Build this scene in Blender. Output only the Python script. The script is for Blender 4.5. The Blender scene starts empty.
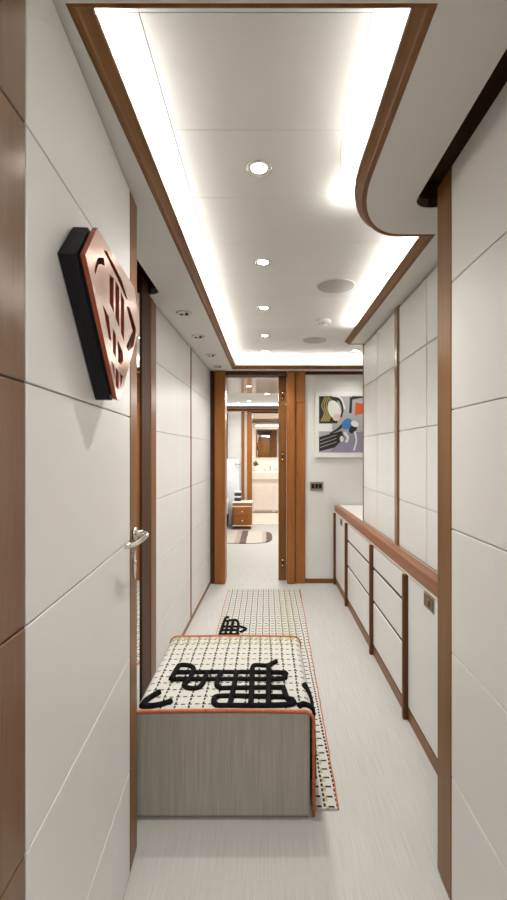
import bpy, bmesh, math, random
from mathutils import Vector, Matrix

S = bpy.context.scene
C = S.collection
rnd = random.Random(4)

# ------------------------------------------------------------------ camera
cam_d = bpy.data.cameras.new('camera')
cam = bpy.data.objects.new('camera', cam_d)
C.objects.link(cam)
cam.location = (0, 0, 1.30)
cam.rotation_euler = (math.radians(90), 0, 0)
cam_d.sensor_fit = 'AUTO'
cam_d.sensor_width = 36
cam_d.lens = 440 / 900 * 36
cam_d.shift_x = -12.5 / 900
cam_d.shift_y = 3.0 / 900
cam_d.clip_start = 0.02
S.camera = cam

# ------------------------------------------------------------------ view, world, lights
S.view_settings.view_transform = 'Standard'
S.view_settings.look = 'None'
S.view_settings.gamma = 1
S.view_settings.use_curve_mapping = False
S.view_settings.exposure = 0.95

W = bpy.data.worlds.new('world')
S.world = W
W.use_nodes = True
W.node_tree.nodes['Background'].inputs[0].default_value = (1, 0.96, 0.9, 1)
W.node_tree.nodes['Background'].inputs[1].default_value = 0.05

WARM = (1.0, 0.975, 0.94)
COOL = (1.0, 0.995, 0.98)


def area(name, loc, sx, sy, power, rot=(0, 0, 0), color=WARM, spread=180):
    d = bpy.data.lights.new(name, 'AREA')
    d.shape = 'RECTANGLE'
    d.size = sx
    d.size_y = sy
    d.energy = power
    d.color = color
    d.spread = math.radians(spread)
    o = bpy.data.objects.new(name, d)
    C.objects.link(o)
    o.location = loc
    o.rotation_euler = rot
    return o


UP = (math.pi, 0, 0)
ZS = 2.116      # underside of the lowered ceiling border
ZC = 2.25       # raised ceiling field
COVE = 2.6      # watts per metre of LED strip in the coves
# LED strips lying on top of the lowered border, shining up at the raised field
area('cove_light', (-0.385, 2.55, 2.195), 0.02, 3.3, COVE * 3.3, UP, COOL)
area('cove_light', (0.335, 1.08, 2.195), 0.02, 0.52, COVE * 0.52, UP, COOL)
area('cove_light', (0.375, 1.50, 2.195), 0.02, 0.30, COVE * 0.30, (math.pi, 0, math.radians(28)), COOL)
area('cove_light', (0.655, 2.45, 2.195), 0.02, 1.6, COVE * 1.6, UP, COOL)
area('cove_light', (0.38, 4.325, 2.195), 1.4, 0.02, COVE * 0.85, UP, COOL)
# unseen general fill added behind the camera, in place of lobby lamps
area('lobby_fill', (0.05, -0.55, 2.09), 0.5, 0.5, 12.5, (0, 0, 0), WARM)
# ceiling lamps of the cabin and the washroom beyond the doorway
area('cabin_light', (0.0, 6.6, 2.14), 0.9, 0.9, 27, (0, 0, 0), WARM)
area('cabin_cove_light', (-0.3, 7.92, 2.09), 2.2, 0.02, 8, UP, COOL)
area('washroom_light', (0.1, 9.1, 2.06), 0.5, 0.5, 15, (0, 0, 0), (1, 0.95, 0.89))
SPOT = 21.0      # watts per corridor downlight

# ------------------------------------------------------------------ materials


def new_mat(name):
    m = bpy.data.materials.new(name)
    m.use_nodes = True
    nt = m.node_tree
    return m, nt, nt.nodes, nt.links, nt.nodes['Principled BSDF']


def setp(b, **k):
    for key, v in k.items():
        n = {'color': 'Base Color', 'rough': 'Roughness', 'metal': 'Metallic', 'coat': 'Coat Weight',
             'coat_rough': 'Coat Roughness', 'spec': 'Specular IOR Level', 'sheen': 'Sheen Weight',
             'emit': 'Emission Color', 'estr': 'Emission Strength'}[key]
        b.inputs[n].default_value = v if not isinstance(v, tuple) or len(v) == 4 else (*v, 1)


def mottled(name, c1, c2, scale=6, rough=0.5, bump=0.0, bscale=300, stretch=(1, 1, 1), **kw):
    """Plain surface with a slow procedural variation and an optional fine bump."""
    m, nt, N, L, b = new_mat(name)
    setp(b, rough=rough, **kw)
    tc = N.new('ShaderNodeTexCoord')
    mp = N.new('ShaderNodeMapping')
    mp.inputs['Scale'].default_value = stretch
    L.new(tc.outputs['Object'], mp.inputs[0])
    nz = N.new('ShaderNodeTexNoise')
    nz.inputs['Scale'].default_value = scale
    nz.inputs['Detail'].default_value = 4
    L.new(mp.outputs[0], nz.inputs['Vector'])
    r = N.new('ShaderNodeValToRGB')
    r.color_ramp.elements[0].color = (*c1, 1)
    r.color_ramp.elements[1].color = (*c2, 1)
    r.color_ramp.elements[0].position = 0.3
    r.color_ramp.elements[1].position = 0.7
    L.new(nz.outputs['Fac'], r.inputs[0])
    L.new(r.outputs[0], b.inputs['Base Color'])
    if bump:
        n2 = N.new('ShaderNodeTexNoise')
        n2.inputs['Scale'].default_value = bscale
        L.new(mp.outputs[0], n2.inputs['Vector'])
        bp = N.new('ShaderNodeBump')
        bp.inputs['Strength'].default_value = bump
        bp.inputs['Distance'].default_value = 0.001
        L.new(n2.outputs['Fac'], bp.inputs['Height'])
        L.new(bp.outputs[0], b.inputs['Normal'])
    return m


def wood(name, dark, light, axis=2, rough=0.35, coat=0.3, spec=0.22):
    m, nt, N, L, b = new_mat(name)
    setp(b, rough=rough, spec=spec, coat=coat, coat_rough=0.18)
    tc = N.new('ShaderNodeTexCoord')
    mp = N.new('ShaderNodeMapping')
    sc = [14.0, 14.0, 14.0]
    sc[axis] = 0.7
    mp.inputs['Scale'].default_value = sc
    L.new(tc.outputs['Object'], mp.inputs[0])
    n1 = N.new('ShaderNodeTexNoise')
    n1.inputs['Scale'].default_value = 1.6
    n1.inputs['Detail'].default_value = 3
    n2 = N.new('ShaderNodeTexNoise')
    n2.inputs['Scale'].default_value = 14
    n2.inputs['Detail'].default_value = 2
    L.new(mp.outputs[0], n1.inputs['Vector'])
    L.new(mp.outputs[0], n2.inputs['Vector'])
    mx = N.new('ShaderNodeMix')
    mx.inputs[0].default_value = 0.35
    L.new(n1.outputs['Fac'], mx.inputs[2])
    L.new(n2.outputs['Fac'], mx.inputs[3])
    r = N.new('ShaderNodeValToRGB')
    r.color_ramp.elements[0].color = (*dark, 1)
    r.color_ramp.elements[1].color = (*light, 1)
    r.color_ramp.elements[0].position = 0.33
    r.color_ramp.elements[1].position = 0.67
    L.new(mx.outputs[0], r.inputs[0])
    L.new(r.outputs[0], b.inputs['Base Color'])
    return m


def flat(name, color, rough=0.5, **kw):
    c = tuple(color)
    return mottled(name, tuple(v * 0.96 for v in c), tuple(min(1, v * 1.04) for v in c), 8, rough, **kw)


M = {}
M['white'] = mottled('white_panel', (0.705, 0.70, 0.675), (0.735, 0.73, 0.705), 3, 0.42, bump=0.05, bscale=500)
M['seam'] = flat('panel_joint', (0.50, 0.495, 0.475), 0.7)
M['ceil'] = mottled('ceiling_white', (0.70, 0.695, 0.66), (0.73, 0.725, 0.69), 2, 0.6)
M['walnut'] = wood('walnut', (0.145, 0.060, 0.015), (0.245, 0.108, 0.029), coat=0.03)
M['walnut_y'] = wood('walnut_long', (0.145, 0.060, 0.015), (0.245, 0.108, 0.029), axis=1, coat=0.03)
M['counter_wood'] = wood('counter_walnut', (0.20, 0.075, 0.03), (0.31, 0.125, 0.055), axis=1, rough=0.3, coat=0.05)
M['cherry'] = wood('cherry', (0.25, 0.085, 0.022), (0.37, 0.145, 0.040), coat=0.03)
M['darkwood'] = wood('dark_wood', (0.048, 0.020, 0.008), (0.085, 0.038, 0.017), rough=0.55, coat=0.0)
M['post_wood'] = wood('dark_walnut', (0.10, 0.040, 0.012), (0.16, 0.068, 0.022), coat=0.0, rough=0.45)
M['strip_wood'] = wood('polished_strip', (0.25, 0.13, 0.07), (0.36, 0.20, 0.12), rough=0.2, coat=0.6)
M['bronze_wood'] = wood('lacquered_walnut', (0.15, 0.075, 0.034), (0.215, 0.115, 0.056), rough=0.25, coat=0.22, spec=0.3)
M['chrome'] = flat('chrome', (0.75, 0.74, 0.72), 0.12, metal=1.0)
M['steel'] = flat('dull_steel', (0.45, 0.44, 0.42), 0.35, metal=1.0)
M['brass'] = flat('brass', (0.80, 0.62, 0.32), 0.25, metal=1.0)
M['black'] = flat('black_lacquer', (0.008, 0.008, 0.010), 0.55, spec=0.25)
M['dark'] = flat('dark_gap', (0.02, 0.014, 0.01), 0.6)
M['copper'] = mottled('brushed_copper', (0.86, 0.56, 0.47), (0.95, 0.78, 0.70), 5, 0.22, metal=1.0)
M['rust'] = flat('red_copper_edge', (0.36, 0.085, 0.045), 0.35, metal=0.6)
M['mirror'] = flat('mirror_glass', (0.86, 0.87, 0.86), 0.02, metal=1.0)
M['speaker'] = flat('speaker_grille', (0.42, 0.40, 0.37), 0.8)
M['plastic'] = flat('white_plastic', (0.74, 0.72, 0.68), 0.4)
M['black_yarn'] = mottled('black_yarn', (0.004, 0.004, 0.0045), (0.013, 0.013, 0.013), 60, 0.95, spec=0.1, bump=0.6, bscale=400)
M['orange_yarn'] = mottled('orange_yarn', (0.42, 0.10, 0.035), (0.56, 0.17, 0.07), 60, 0.85, bump=0.6, bscale=400)
M['cream'] = flat('cream_panel', (0.78, 0.66, 0.54), 0.5)
M['gloss_beige'] = flat('gloss_beige', (0.50, 0.41, 0.33), 0.12)
M['piping'] = flat('cream_piping', (0.78, 0.70, 0.58), 0.5)
M['linen'] = mottled('white_linen', (0.74, 0.76, 0.79), (0.82, 0.83, 0.85), 12, 0.85, bump=0.2)
M['navy'] = flat('dark_fabric', (0.035, 0.035, 0.05), 0.8)
M['basin'] = flat('white_stone', (0.80, 0.76, 0.70), 0.25)
M['bathtile'] = flat('pale_stone_floor', (0.72, 0.65, 0.58), 0.45)
M['leaf'] = flat('plant_leaf', (0.12, 0.16, 0.04), 0.5)
M['ink_white'] = flat('print_white', (0.78, 0.77, 0.74), 0.5)
M['ink_grey'] = flat('print_grey', (0.42, 0.42, 0.42), 0.5)
M['ink_black'] = flat('print_black', (0.02, 0.02, 0.022), 0.5)
M['ink_ochre'] = flat('print_ochre', (0.40, 0.32, 0.08), 0.5)
M['ink_pink'] = flat('print_pale_pink', (0.74, 0.55, 0.49), 0.5)
M['ink_blue'] = flat('print_blue', (0.05, 0.22, 0.55), 0.5)
M['ink_orange'] = flat('print_orange', (0.62, 0.10, 0.03), 0.5)
M['ink_violet'] = flat('print_violet_grey', (0.28, 0.26, 0.36), 0.5)

# lamp glass: gives off light
m, nt, N, L, b = new_mat('lamp_glass')
setp(b, color=(1, 1, 1), emit=(1, 0.95, 0.86), estr=14.0)
M['lamp'] = m


class NG:
    """Small helper for math node chains."""

    def __init__(self, N, L):
        self.N, self.L = N, L

    def f(self, op, a, b=None, c=None):
        n = self.N.new('ShaderNodeMath')
        n.operation = op
        for i, v in enumerate((a, b, c)):
            if v is None:
                continue
            if isinstance(v, (int, float)):
                n.inputs[i].default_value = v
            else:
                self.L.new(v, n.inputs[i])
        return n.outputs[0]


def floor_material():
    m, nt, N, L, b = new_mat('woven_vinyl_floor')
    g = NG(N, L)
    setp(b, rough=0.55)
    tc = N.new('ShaderNodeTexCoord')
    mp = N.new('ShaderNodeMapping')
    mp.inputs['Scale'].default_value = (1, 0.02, 1)
    L.new(tc.outputs['Object'], mp.inputs[0])
    n1 = N.new('ShaderNodeTexNoise')
    n1.inputs['Scale'].default_value = 260
    n1.inputs['Detail'].default_value = 3
    L.new(mp.outputs[0], n1.inputs['Vector'])
    n2 = N.new('ShaderNodeTexNoise')
    n2.inputs['Scale'].default_value = 900
    L.new(tc.outputs['Object'], n2.inputs['Vector'])
    v = g.f('ADD', g.f('MULTIPLY', n1.outputs['Fac'], 0.75), g.f('MULTIPLY', n2.outputs['Fac'], 0.25))
    r = N.new('ShaderNodeValToRGB')
    r.color_ramp.elements[0].color = (0.43, 0.42, 0.392, 1)
    r.color_ramp.elements[1].color = (0.53, 0.52, 0.49, 1)
    r.color_ramp.elements[0].position = 0.34
    r.color_ramp.elements[1].position = 0.66
    L.new(v, r.inputs[0])
    L.new(r.outputs[0], b.inputs['Base Color'])
    bp = N.new('ShaderNodeBump')
    bp.inputs['Strength'].default_value = 0.25
    bp.inputs['Distance'].default_value = 0.001
    L.new(v, bp.inputs['Height'])
    L.new(bp.outputs[0], b.inputs['Normal'])
    return m


M['floor'] = floor_material()


def stripes_fabric():
    m, nt, N, L, b = new_mat('grey_ribbed_fabric')
    g = NG(N, L)
    setp(b, rough=0.85)
    tc = N.new('ShaderNodeTexCoord')
    mp = N.new('ShaderNodeMapping')
    mp.inputs['Scale'].default_value = (1, 1, 0.03)
    L.new(tc.outputs['Object'], mp.inputs[0])
    n1 = N.new('ShaderNodeTexNoise')
    n1.inputs['Scale'].default_value = 190
    n1.inputs['Detail'].default_value = 3
    L.new(mp.outputs[0], n1.inputs['Vector'])
    r = N.new('ShaderNodeValToRGB')
    r.color_ramp.elements[0].color = (0.32, 0.305, 0.265, 1)
    r.color_ramp.elements[1].color = (0.40, 0.383, 0.338, 1)
    r.color_ramp.elements[0].position = 0.3
    r.color_ramp.elements[1].position = 0.7
    L.new(n1.outputs['Fac'], r.inputs[0])
    L.new(r.outputs[0], b.inputs['Base Color'])
    bp = N.new('ShaderNodeBump')
    bp.inputs['Strength'].default_value = 0.3
    bp.inputs['Distance'].default_value = 0.001
    L.new(n1.outputs['Fac'], bp.inputs['Height'])
    L.new(bp.outputs[0], b.inputs['Normal'])
    return m


M['grey_fabric'] = stripes_fabric()


def stitched(name, ucoord, vcoord, pu, pv, green_u=None, green_v=None, strong_u=True, ticks=False):
    """White weave crossed by running black stitches; a few lines are yellow-green."""
    m, nt, N, L, b = new_mat(name)
    g = NG(N, L)
    setp(b, rough=0.9)
    tc = N.new('ShaderNodeTexCoord')
    sp = N.new('ShaderNodeSeparateXYZ')
    L.new(tc.outputs['Object'], sp.inputs[0])
    u = sp.outputs[ucoord]
    v = sp.outputs[vcoord]
    if not ticks:   # the cloth turns down over the sides: count on along the drop
        u = g.f('ADD', u, g.f('MULTIPLY', g.f('SIGN', u), g.f('MAXIMUM', g.f('SUBTRACT', 0.36, sp.outputs['Z']), 0.0)))
    nz = N.new('ShaderNodeTexNoise')
    nz.inputs['Scale'].default_value = 9
    L.new(tc.outputs['Object'], nz.inputs['Vector'])
    wob = g.f('MULTIPLY', g.f('SUBTRACT', nz.outputs['Fac'], 0.5), 0.012)
    u = g.f('ADD', u, wob)
    v = g.f('ADD', v, wob)

    def line(a, p, w):
        d = g.f('ABSOLUTE', g.f('SUBTRACT', g.f('FRACT', g.f('DIVIDE', a, p)), 0.5))
        return g.f('LESS_THAN', d, w / p / 2)

    def dash(a, p, duty, shift=0.0):
        return g.f('LESS_THAN', g.f('FRACT', g.f('ADD', g.f('DIVIDE', a, p), shift)), duty)
    # lines running along v at every pu of u
    l1 = g.f('MULTIPLY', line(u, pu, 0.009 if ticks else 0.0066), dash(v, pv * 0.5, 0.66))
    # cross lines at every pv of v
    l2 = g.f('MULTIPLY', line(v, pv, 0.009 if ticks else 0.007), dash(u, pu * (1.0 if ticks else 0.5), 0.5 if ticks else 0.62, 0.25))
    mask = g.f('MAXIMUM', l1, l2)
    base = N.new('ShaderNodeValToRGB')
    base.color_ramp.elements[0].color = (0.49, 0.475, 0.425, 1)
    base.color_ramp.elements[1].color = (0.63, 0.615, 0.56, 1)
    n3 = N.new('ShaderNodeTexNoise')
    n3.inputs['Scale'].default_value = 120
    L.new(tc.outputs['Object'], n3.inputs['Vector'])
    L.new(n3.outputs['Fac'], base.inputs[0])
    mx = N.new('ShaderNodeMix')
    mx.data_type = 'RGBA'
    L.new(mask, mx.inputs[0])
    L.new(base.outputs[0], mx.inputs[6])
    mx.inputs[7].default_value = (0.008, 0.008, 0.008, 1)
    out = mx.outputs[2]
    zones = []
    if green_u:
        for (c, w) in green_u:
            zones.append(g.f('MULTIPLY', g.f('LESS_THAN', g.f('ABSOLUTE', g.f('SUBTRACT', u, c)), w), dash(v, pv, 0.6)))
    if green_v:
        for (c, w) in green_v:
            zones.append(g.f('MULTIPLY', g.f('LESS_THAN', g.f('ABSOLUTE', g.f('SUBTRACT', v, c)), w), dash(u, pu, 0.8)))
    for z in zones:
        m2 = N.new('ShaderNodeMix')
        m2.data_type = 'RGBA'
        L.new(g.f('MULTIPLY', z, 0.75), m2.inputs[0])
        L.new(out, m2.inputs[6])
        m2.inputs[7].default_value = (0.34, 0.33, 0.11, 1)
        out = m2.outputs[2]
    L.new(out, b.inputs['Base Color'])
    bp = N.new('ShaderNodeBump')
    bp.inputs['Strength'].default_value = 0.5
    bp.inputs['Distance'].default_value = 0.002
    L.new(g.f('ADD', n3.outputs['Fac'], mask), bp.inputs['Height'])
    L.new(bp.outputs[0], b.inputs['Normal'])
    return m


M['runner'] = stitched('stitched_runner', 'X', 'Y', 0.048, 0.048,
                       green_u=[(0.13, 0.008), (0.18, 0.008), (0.225, 0.006)], ticks=True)
M['cover'] = stitched('stitched_cover', 'X', 'Y', 0.05, 0.05, green_v=[(0.240, 0.009), (0.290, 0.013)])

m, nt, N, L, b = new_mat('striped_oval_rug')
g = NG(N, L)
setp(b, rough=0.95)
tc = N.new('ShaderNodeTexCoord')
sp = N.new('ShaderNodeSeparateXYZ')
L.new(tc.outputs['Object'], sp.inputs[0])
rp = N.new('ShaderNodeValToRGB')
rp.color_ramp.interpolation = 'CONSTANT'
els = rp.color_ramp.elements
els[0].position = 0.0
els[0].color = (0.52, 0.46, 0.40, 1)
els[1].position = 0.42
els[1].color = (0.40, 0.32, 0.27, 1)
for p_, c_ in ((0.50, (0.13, 0.085, 0.07, 1)), (0.60, (0.55, 0.50, 0.44, 1)), (0.84, (0.45, 0.38, 0.32, 1)),
               (0.91, (0.13, 0.09, 0.07, 1))):
    e = els.new(p_)
    e.color = c_
nz = N.new('ShaderNodeTexNoise')
nz.inputs['Scale'].default_value = 25
L.new(tc.outputs['Object'], nz.inputs['Vector'])
L.new(g.f('ADD', g.f('ADD', g.f('DIVIDE', sp.outputs['X'], 0.95), 0.5), g.f('MULTIPLY', g.f('SUBTRACT', nz.outputs['Fac'], 0.5), 0.05)), rp.inputs[0])
L.new(rp.outputs[0], b.inputs['Base Color'])
M['oval'] = m

# ------------------------------------------------------------------ mesh helpers


def box(bm, x0, x1, y0, y1, z0, z1, bev=0.0, seg=2, mi=0):
    vs = [bm.verts.new((x, y, z)) for x in (x0, x1) for y in (y0, y1) for z in (z0, z1)]
    fs = [(0, 1, 3, 2), (4, 6, 7, 5), (0, 4, 5, 1), (2, 3, 7, 6), (0, 2, 6, 4), (1, 5, 7, 3)]
    faces = [bm.faces.new([vs[i] for i in f]) for f in fs]
    for f in faces:
        f.material_index = mi
    if bev:
        es = list({e for f in faces for e in f.edges})
        r = bmesh.ops.bevel(bm, geom=es, offset=bev, segments=seg, affect='EDGES', profile=0.5)
        for f in r['faces']:
            f.material_index = mi
    return faces


def tube(bm, pts, r, n=8, closed=False, mi=0, cap=True):
    """A round tube along a polyline; r is one radius or one per point."""
    P = [Vector(p) for p in pts]
    k = len(P)
    rs = r if isinstance(r, (list, tuple)) else [r] * k
    rings = []
    up = None
    for i in range(k):
        if closed:
            t = P[(i + 1) % k] - P[i - 1]
        else:
            t = P[min(i + 1, k - 1)] - P[max(i - 1, 0)]
        t.normalize()
        if up is None:
            up = Vector((0, 0, 1)) if abs(t.z) < 0.9 else Vector((1, 0, 0))
        a = up - t * up.dot(t)
        if a.length < 1e-4:
            a = t.orthogonal()
        a.normalize()
        up = a
        c = t.cross(a)
        rings.append([bm.verts.new(P[i] + (a * math.cos(2 * math.pi * j / n) + c * math.sin(2 * math.pi * j / n)) * rs[i]) for j in range(n)])
    m_ = k if closed else k - 1
    for i in range(m_):
        A, B = rings[i], rings[(i + 1) % k]
        for j in range(n):
            f = bm.faces.new((A[j], A[(j + 1) % n], B[(j + 1) % n], B[j]))
            f.material_index = mi
            f.smooth = True
    if cap and not closed:
        bm.faces.new(rings[0][::-1]).material_index = mi
        bm.faces.new(rings[-1]).material_index = mi


def smooth_path(pts, n=6, closed=False):
    """Catmull-Rom through the points."""
    P = [Vector(p) for p in pts]
    k = len(P)
    out = []
    for i in range(k if closed else k - 1):
        p0 = P[i - 1] if (closed or i > 0) else P[0]
        p1 = P[i]
        p2 = P[(i + 1) % k]
        p3 = P[(i + 2) % k] if (closed or i + 2 < k) else P[-1]
        for j in range(n):
            t = j / n
            out.append(0.5 * ((2 * p1) + (p2 - p0) * t + (2 * p0 - 5 * p1 + 4 * p2 - p3) * t * t + (3 * p1 - p0 - 3 * p2 + p3) * t ** 3))
    if not closed:
        out.append(P[-1])
    return out


def lathe(bm, prof, n=32, loc=(0, 0, 0), mi=0, axis='Z'):
    """Revolve (radius, height) pairs; ends with radius 0 are closed."""
    rings = []
    for (r, h) in prof:
        if r < 1e-6:
            q = [(0, 0, h)]
        else:
            q = [(r * math.cos(2 * math.pi * j / n), r * math.sin(2 * math.pi * j / n), h) for j in range(n)]
        ring = []
        for (x, y, z) in q:
            if axis == 'X':
                x, y, z = z, x, y
            elif axis == 'Y':
                x, y, z = x, -z, y
            ring.append(bm.verts.new((x + loc[0], y + loc[1], z + loc[2])))
        rings.append(ring)
    for A, B in zip(rings, rings[1:]):
        for j in range(n):
            if len(A) == 1 and len(B) == 1:
                continue
            if len(A) == 1:
                f = bm.faces.new((A[0], B[j], B[(j + 1) % n]))
            elif len(B) == 1:
                f = bm.faces.new((A[j], A[(j + 1) % n], B[0]))
            else:
                f = bm.faces.new((A[j], A[(j + 1) % n], B[(j + 1) % n], B[j]))
            f.material_index = mi
            f.smooth = True


def plate(bm, outer, holes, to3, d0, d1, mi=0, mi_side=None):
    """Extruded flat plate with holes. to3(u, v, d) places a point; d0 and d1 are the two faces."""
    mi_side = mi if mi_side is None else mi_side
    for d in (d0, d1):
        loops = []
        for lp in [outer] + holes:
            vs = [bm.verts.new(to3(u, v, d)) for (u, v) in lp]
            es = [bm.edges.new((vs[i], vs[(i + 1) % len(vs)])) for i in range(len(vs))]
            loops.append((vs, es))
        r = bmesh.ops.triangle_fill(bm, use_beauty=True, edges=[e for _, es in loops for e in es])
        for f in r['geom']:
            if isinstance(f, bmesh.types.BMFace):
                f.material_index = mi
        if d == d0:
            first = loops
    for (va, _), (vb, _) in zip(first, loops):
        k = len(va)
        for i in range(k):
            f = bm.faces.new((va[i], va[(i + 1) % k], vb[(i + 1) % k], vb[i]))
            f.material_index = mi_side


def obj(name, bm, mats, parent=None, loc=None, rotz=None, smooth=False):
    bmesh.ops.recalc_face_normals(bm, faces=bm.faces[:])
    me = bpy.data.meshes.new(name)
    bm.to_mesh(me)
    bm.free()
    for mm in (mats if isinstance(mats, (list, tuple)) else [mats]):
        me.materials.append(M[mm] if isinstance(mm, str) else mm)
    if smooth:
        for p in me.polygons:
            p.use_smooth = True
    o = bpy.data.objects.new(name, me)
    C.objects.link(o)
    if parent:
        o.parent = parent
    if loc:
        o.location = loc
    if rotz:
        o.rotation_euler = (0, 0, rotz)
    return o


def tag(o, label, cat, group=None):
    o['label'] = label
    o['category'] = cat
    if group:
        o['group'] = group
    return o


def thing(name, label, cat, loc=(0, 0, 0), rotz=0.0, group=None):
    o = bpy.data.objects.new(name, None)
    o.empty_display_size = 0.05
    C.objects.link(o)
    o.location = loc
    o.rotation_euler = (0, 0, rotz)
    return tag(o, label, cat, group)


def struct(name, bm, mats, parent=None, **k):
    o = obj(name, bm, mats, parent, **k)
    if parent is None:
        o['kind'] = 'structure'
    return o


def dup(root, loc, rotz=None, label=None):
    r = root.copy()
    C.objects.link(r)
    r.location = loc
    if rotz is not None:
        r.rotation_euler = (0, 0, rotz)
    if label:
        r['label'] = label
    for ch in list(root.children):
        c = ch.copy()
        C.objects.link(c)
        c.parent = r
        for gch in list(ch.children):
            d = gch.copy()
            C.objects.link(d)
            d.parent = c
    return r


def BM():
    return bmesh.new()


def panels(bm, y0, y1, z0, z1, zs, ys=(), x0=-0.018, x1=0.0, gap=0.003, bev=0.0015):
    """A skin of white panels facing +x, with open joints at heights zs and at positions ys; a backing closes the joints (material 1)."""
    zz = [z0] + [z for z in zs if z0 < z < z1] + [z1]
    yy = [y0] + [y for y in ys if y0 < y < y1] + [y1]
    for a, b_ in zip(zz, zz[1:]):
        for c, d in zip(yy, yy[1:]):
            za = a + (gap / 2 if a != z0 else 0)
            zb = b_ - (gap / 2 if b_ != z1 else 0)
            ya = c + (gap / 3 if c != y0 else 0)
            yb = d - (gap / 3 if d != y1 else 0)
            box(bm, x0 + 0.006, x1, ya, yb, za, zb, bev)
    box(bm, x0 - 0.012, x0 + 0.010, y0 + 0.001, y1 - 0.001, z0 + 0.001, z1 - 0.001, mi=1)


JOINTS = [0.325, 0.685, 1.045, 1.42, 1.80]
JL = [0.325, 0.675, 1.03, 1.41, 1.812]
JR = [0.372, 0.728, 1.082, 1.424, 1.79]

# ------------------------------------------------------------------ floor and shell
bm = BM()
box(bm, -0.78, 1.25, -1.3, 4.52, -0.05, 0.0)
box(bm, -2.0, 1.4, 4.52, 8.0, -0.05, 0.0)
struct('floor', bm, 'floor')
bm = BM()
box(bm, -1.0, 1.0, 8.0, 10.3, -0.05, 0.004)
struct('floor_washroom', bm, 'bathtile')

bm = BM()
box(bm, -0.80, 1.25, -1.4, -1.3, 0, 2.3)
struct('wall_back', bm, 'walnut')

# lowered ceiling border with the recess and the two door slots cut out
OUT = [(-0.361, 0.80), (0.309, 0.80), (0.309, 1.30)]
for i in range(1, 13):      # quarter curve of the lowered border
    a = i / 12 * math.pi / 2
    OUT.append((0.309 + 0.19 * (1 - math.cos(a)), 1.30 + 0.345 * math.sin(a)))
OUT += [(0.63, 1.645), (0.63, 3.29), (1.14, 3.29), (1.14, 4.28), (-0.326, 4.28)]


def slot(x0, x1, y0, y1, r=0.06):
    pts = [(x0, y0), (x1, y0)]
    for i in range(9):
        a = i / 8 * math.pi / 2
        pts.append((x1 - r + r * math.cos(a), y1 - r + r * math.sin(a)))
    for i in range(9):
        a = math.pi / 2 + i / 8 * math.pi / 2
        pts.append((x0 + r + r * math.cos(a), y1 - r + r * math.sin(a)))
    return pts


SL = slot(-0.66, -0.543, 1.2, 2.265, 0.05)
SR = slot(0.4855, 0.605, 0.3, 1.465, 0.055)
bm = BM()
plate(bm, [(-0.78, -1.3), (1.24, -1.3), (1.24, 4.44), (-0.78, 4.44)], [OUT, SL, SR],
      lambda u, v, d: (u, v, d), ZS, ZS + 0.03)
struct('ceiling_panel', bm, 'ceil')
# dark pockets above the two slots
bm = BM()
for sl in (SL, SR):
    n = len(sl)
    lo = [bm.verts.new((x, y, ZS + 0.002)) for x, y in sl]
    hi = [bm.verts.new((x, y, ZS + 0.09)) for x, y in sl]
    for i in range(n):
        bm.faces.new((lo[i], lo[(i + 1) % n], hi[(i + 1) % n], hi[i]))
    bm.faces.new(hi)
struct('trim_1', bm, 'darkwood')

# walnut lip around the recess
def lip(outline, inward=1.0):
    prof = [(-0.006, 0.001), (0.004, -0.003), (0.012, -0.002), (0.015, 0.003), (0.029, 0.018), (0.034, 0.020), (0.035, 0.028), (0.030, 0.032), (-0.006, 0.032)]
    bm = BM()
    k = len(outline)
    P = [Vector((x, y)) for x, y in outline]
    rings = []
    for i in range(k):
        e1 = (P[i] - P[i - 1]).normalized()
        e2 = (P[(i + 1) % k] - P[i]).normalized()
        n1 = Vector((-e1.y, e1.x))
        n2 = Vector((-e2.y, e2.x))
        mm = (n1 + n2)
        mm = mm / max(0.3, mm.length_squared / 2)
        if i < 2:
            mm.y *= 0.45
        rings.append([bm.verts.new((P[i].x + mm.x * a * inward, P[i].y + mm.y * a * inward, ZS + h)) for a, h in prof])
    for i in range(k):
        A, B = rings[i], rings[(i + 1) % k]
        for j in range(len(prof)):
            bm.faces.new((A[j], A[(j + 1) % len(prof)], B[(j + 1) % len(prof)], B[j]))
    return bm


struct('trim_2', lip(OUT), 'walnut_y')

# raised ceiling field: panels with fine joints
bm = BM()
xs = [-0.80, -0.274, 0.70, 1.26]
yj = [-1.3] + [0.604 + 0.345 * i for i in range(0, 12)] + [4.5]
for a, b_ in zip(xs, xs[1:]):
    for c, d in zip(yj, yj[1:]):
        box(bm, a + 0.0012, b_ - 0.0012, c + 0.001, d - 0.001, ZC, ZC + 0.02)
box(bm, -0.80, 1.26, -1.3, 4.5, ZC + 0.004, ZC + 0.05, mi=1)
# the joint that follows the curved border
jl = [(0.2295, 0.6), (0.2295, 1.0), (0.2295, 1.30)]
for i in range(1, 11):
    a = i / 10 * math.pi / 2
    jl.append((0.2295 + 0.23 * (1 - math.cos(a)), 1.30 + 0.42 * math.sin(a)))
jl += [(0.55, 1.72)]
P = [Vector((x, y)) for x, y in jl]
edge = []
for i, p in enumerate(P):
    t = (P[min(i + 1, len(P) - 1)] - P[max(i - 1, 0)]).normalized()
    n_ = Vector((-t.y, t.x)) * 0.0013
    edge.append([bm.verts.new((p.x + sg * n_.x, p.y + sg * n_.y, ZC - 0.0004)) for sg in (1, -1)])
for a, b_ in zip(edge, edge[1:]):
    f = bm.faces.new((a[0], a[1], b_[1], b_[0]))
    f.material_index = 1
struct('ceiling', bm, ['ceil', 'seam'])

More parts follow.
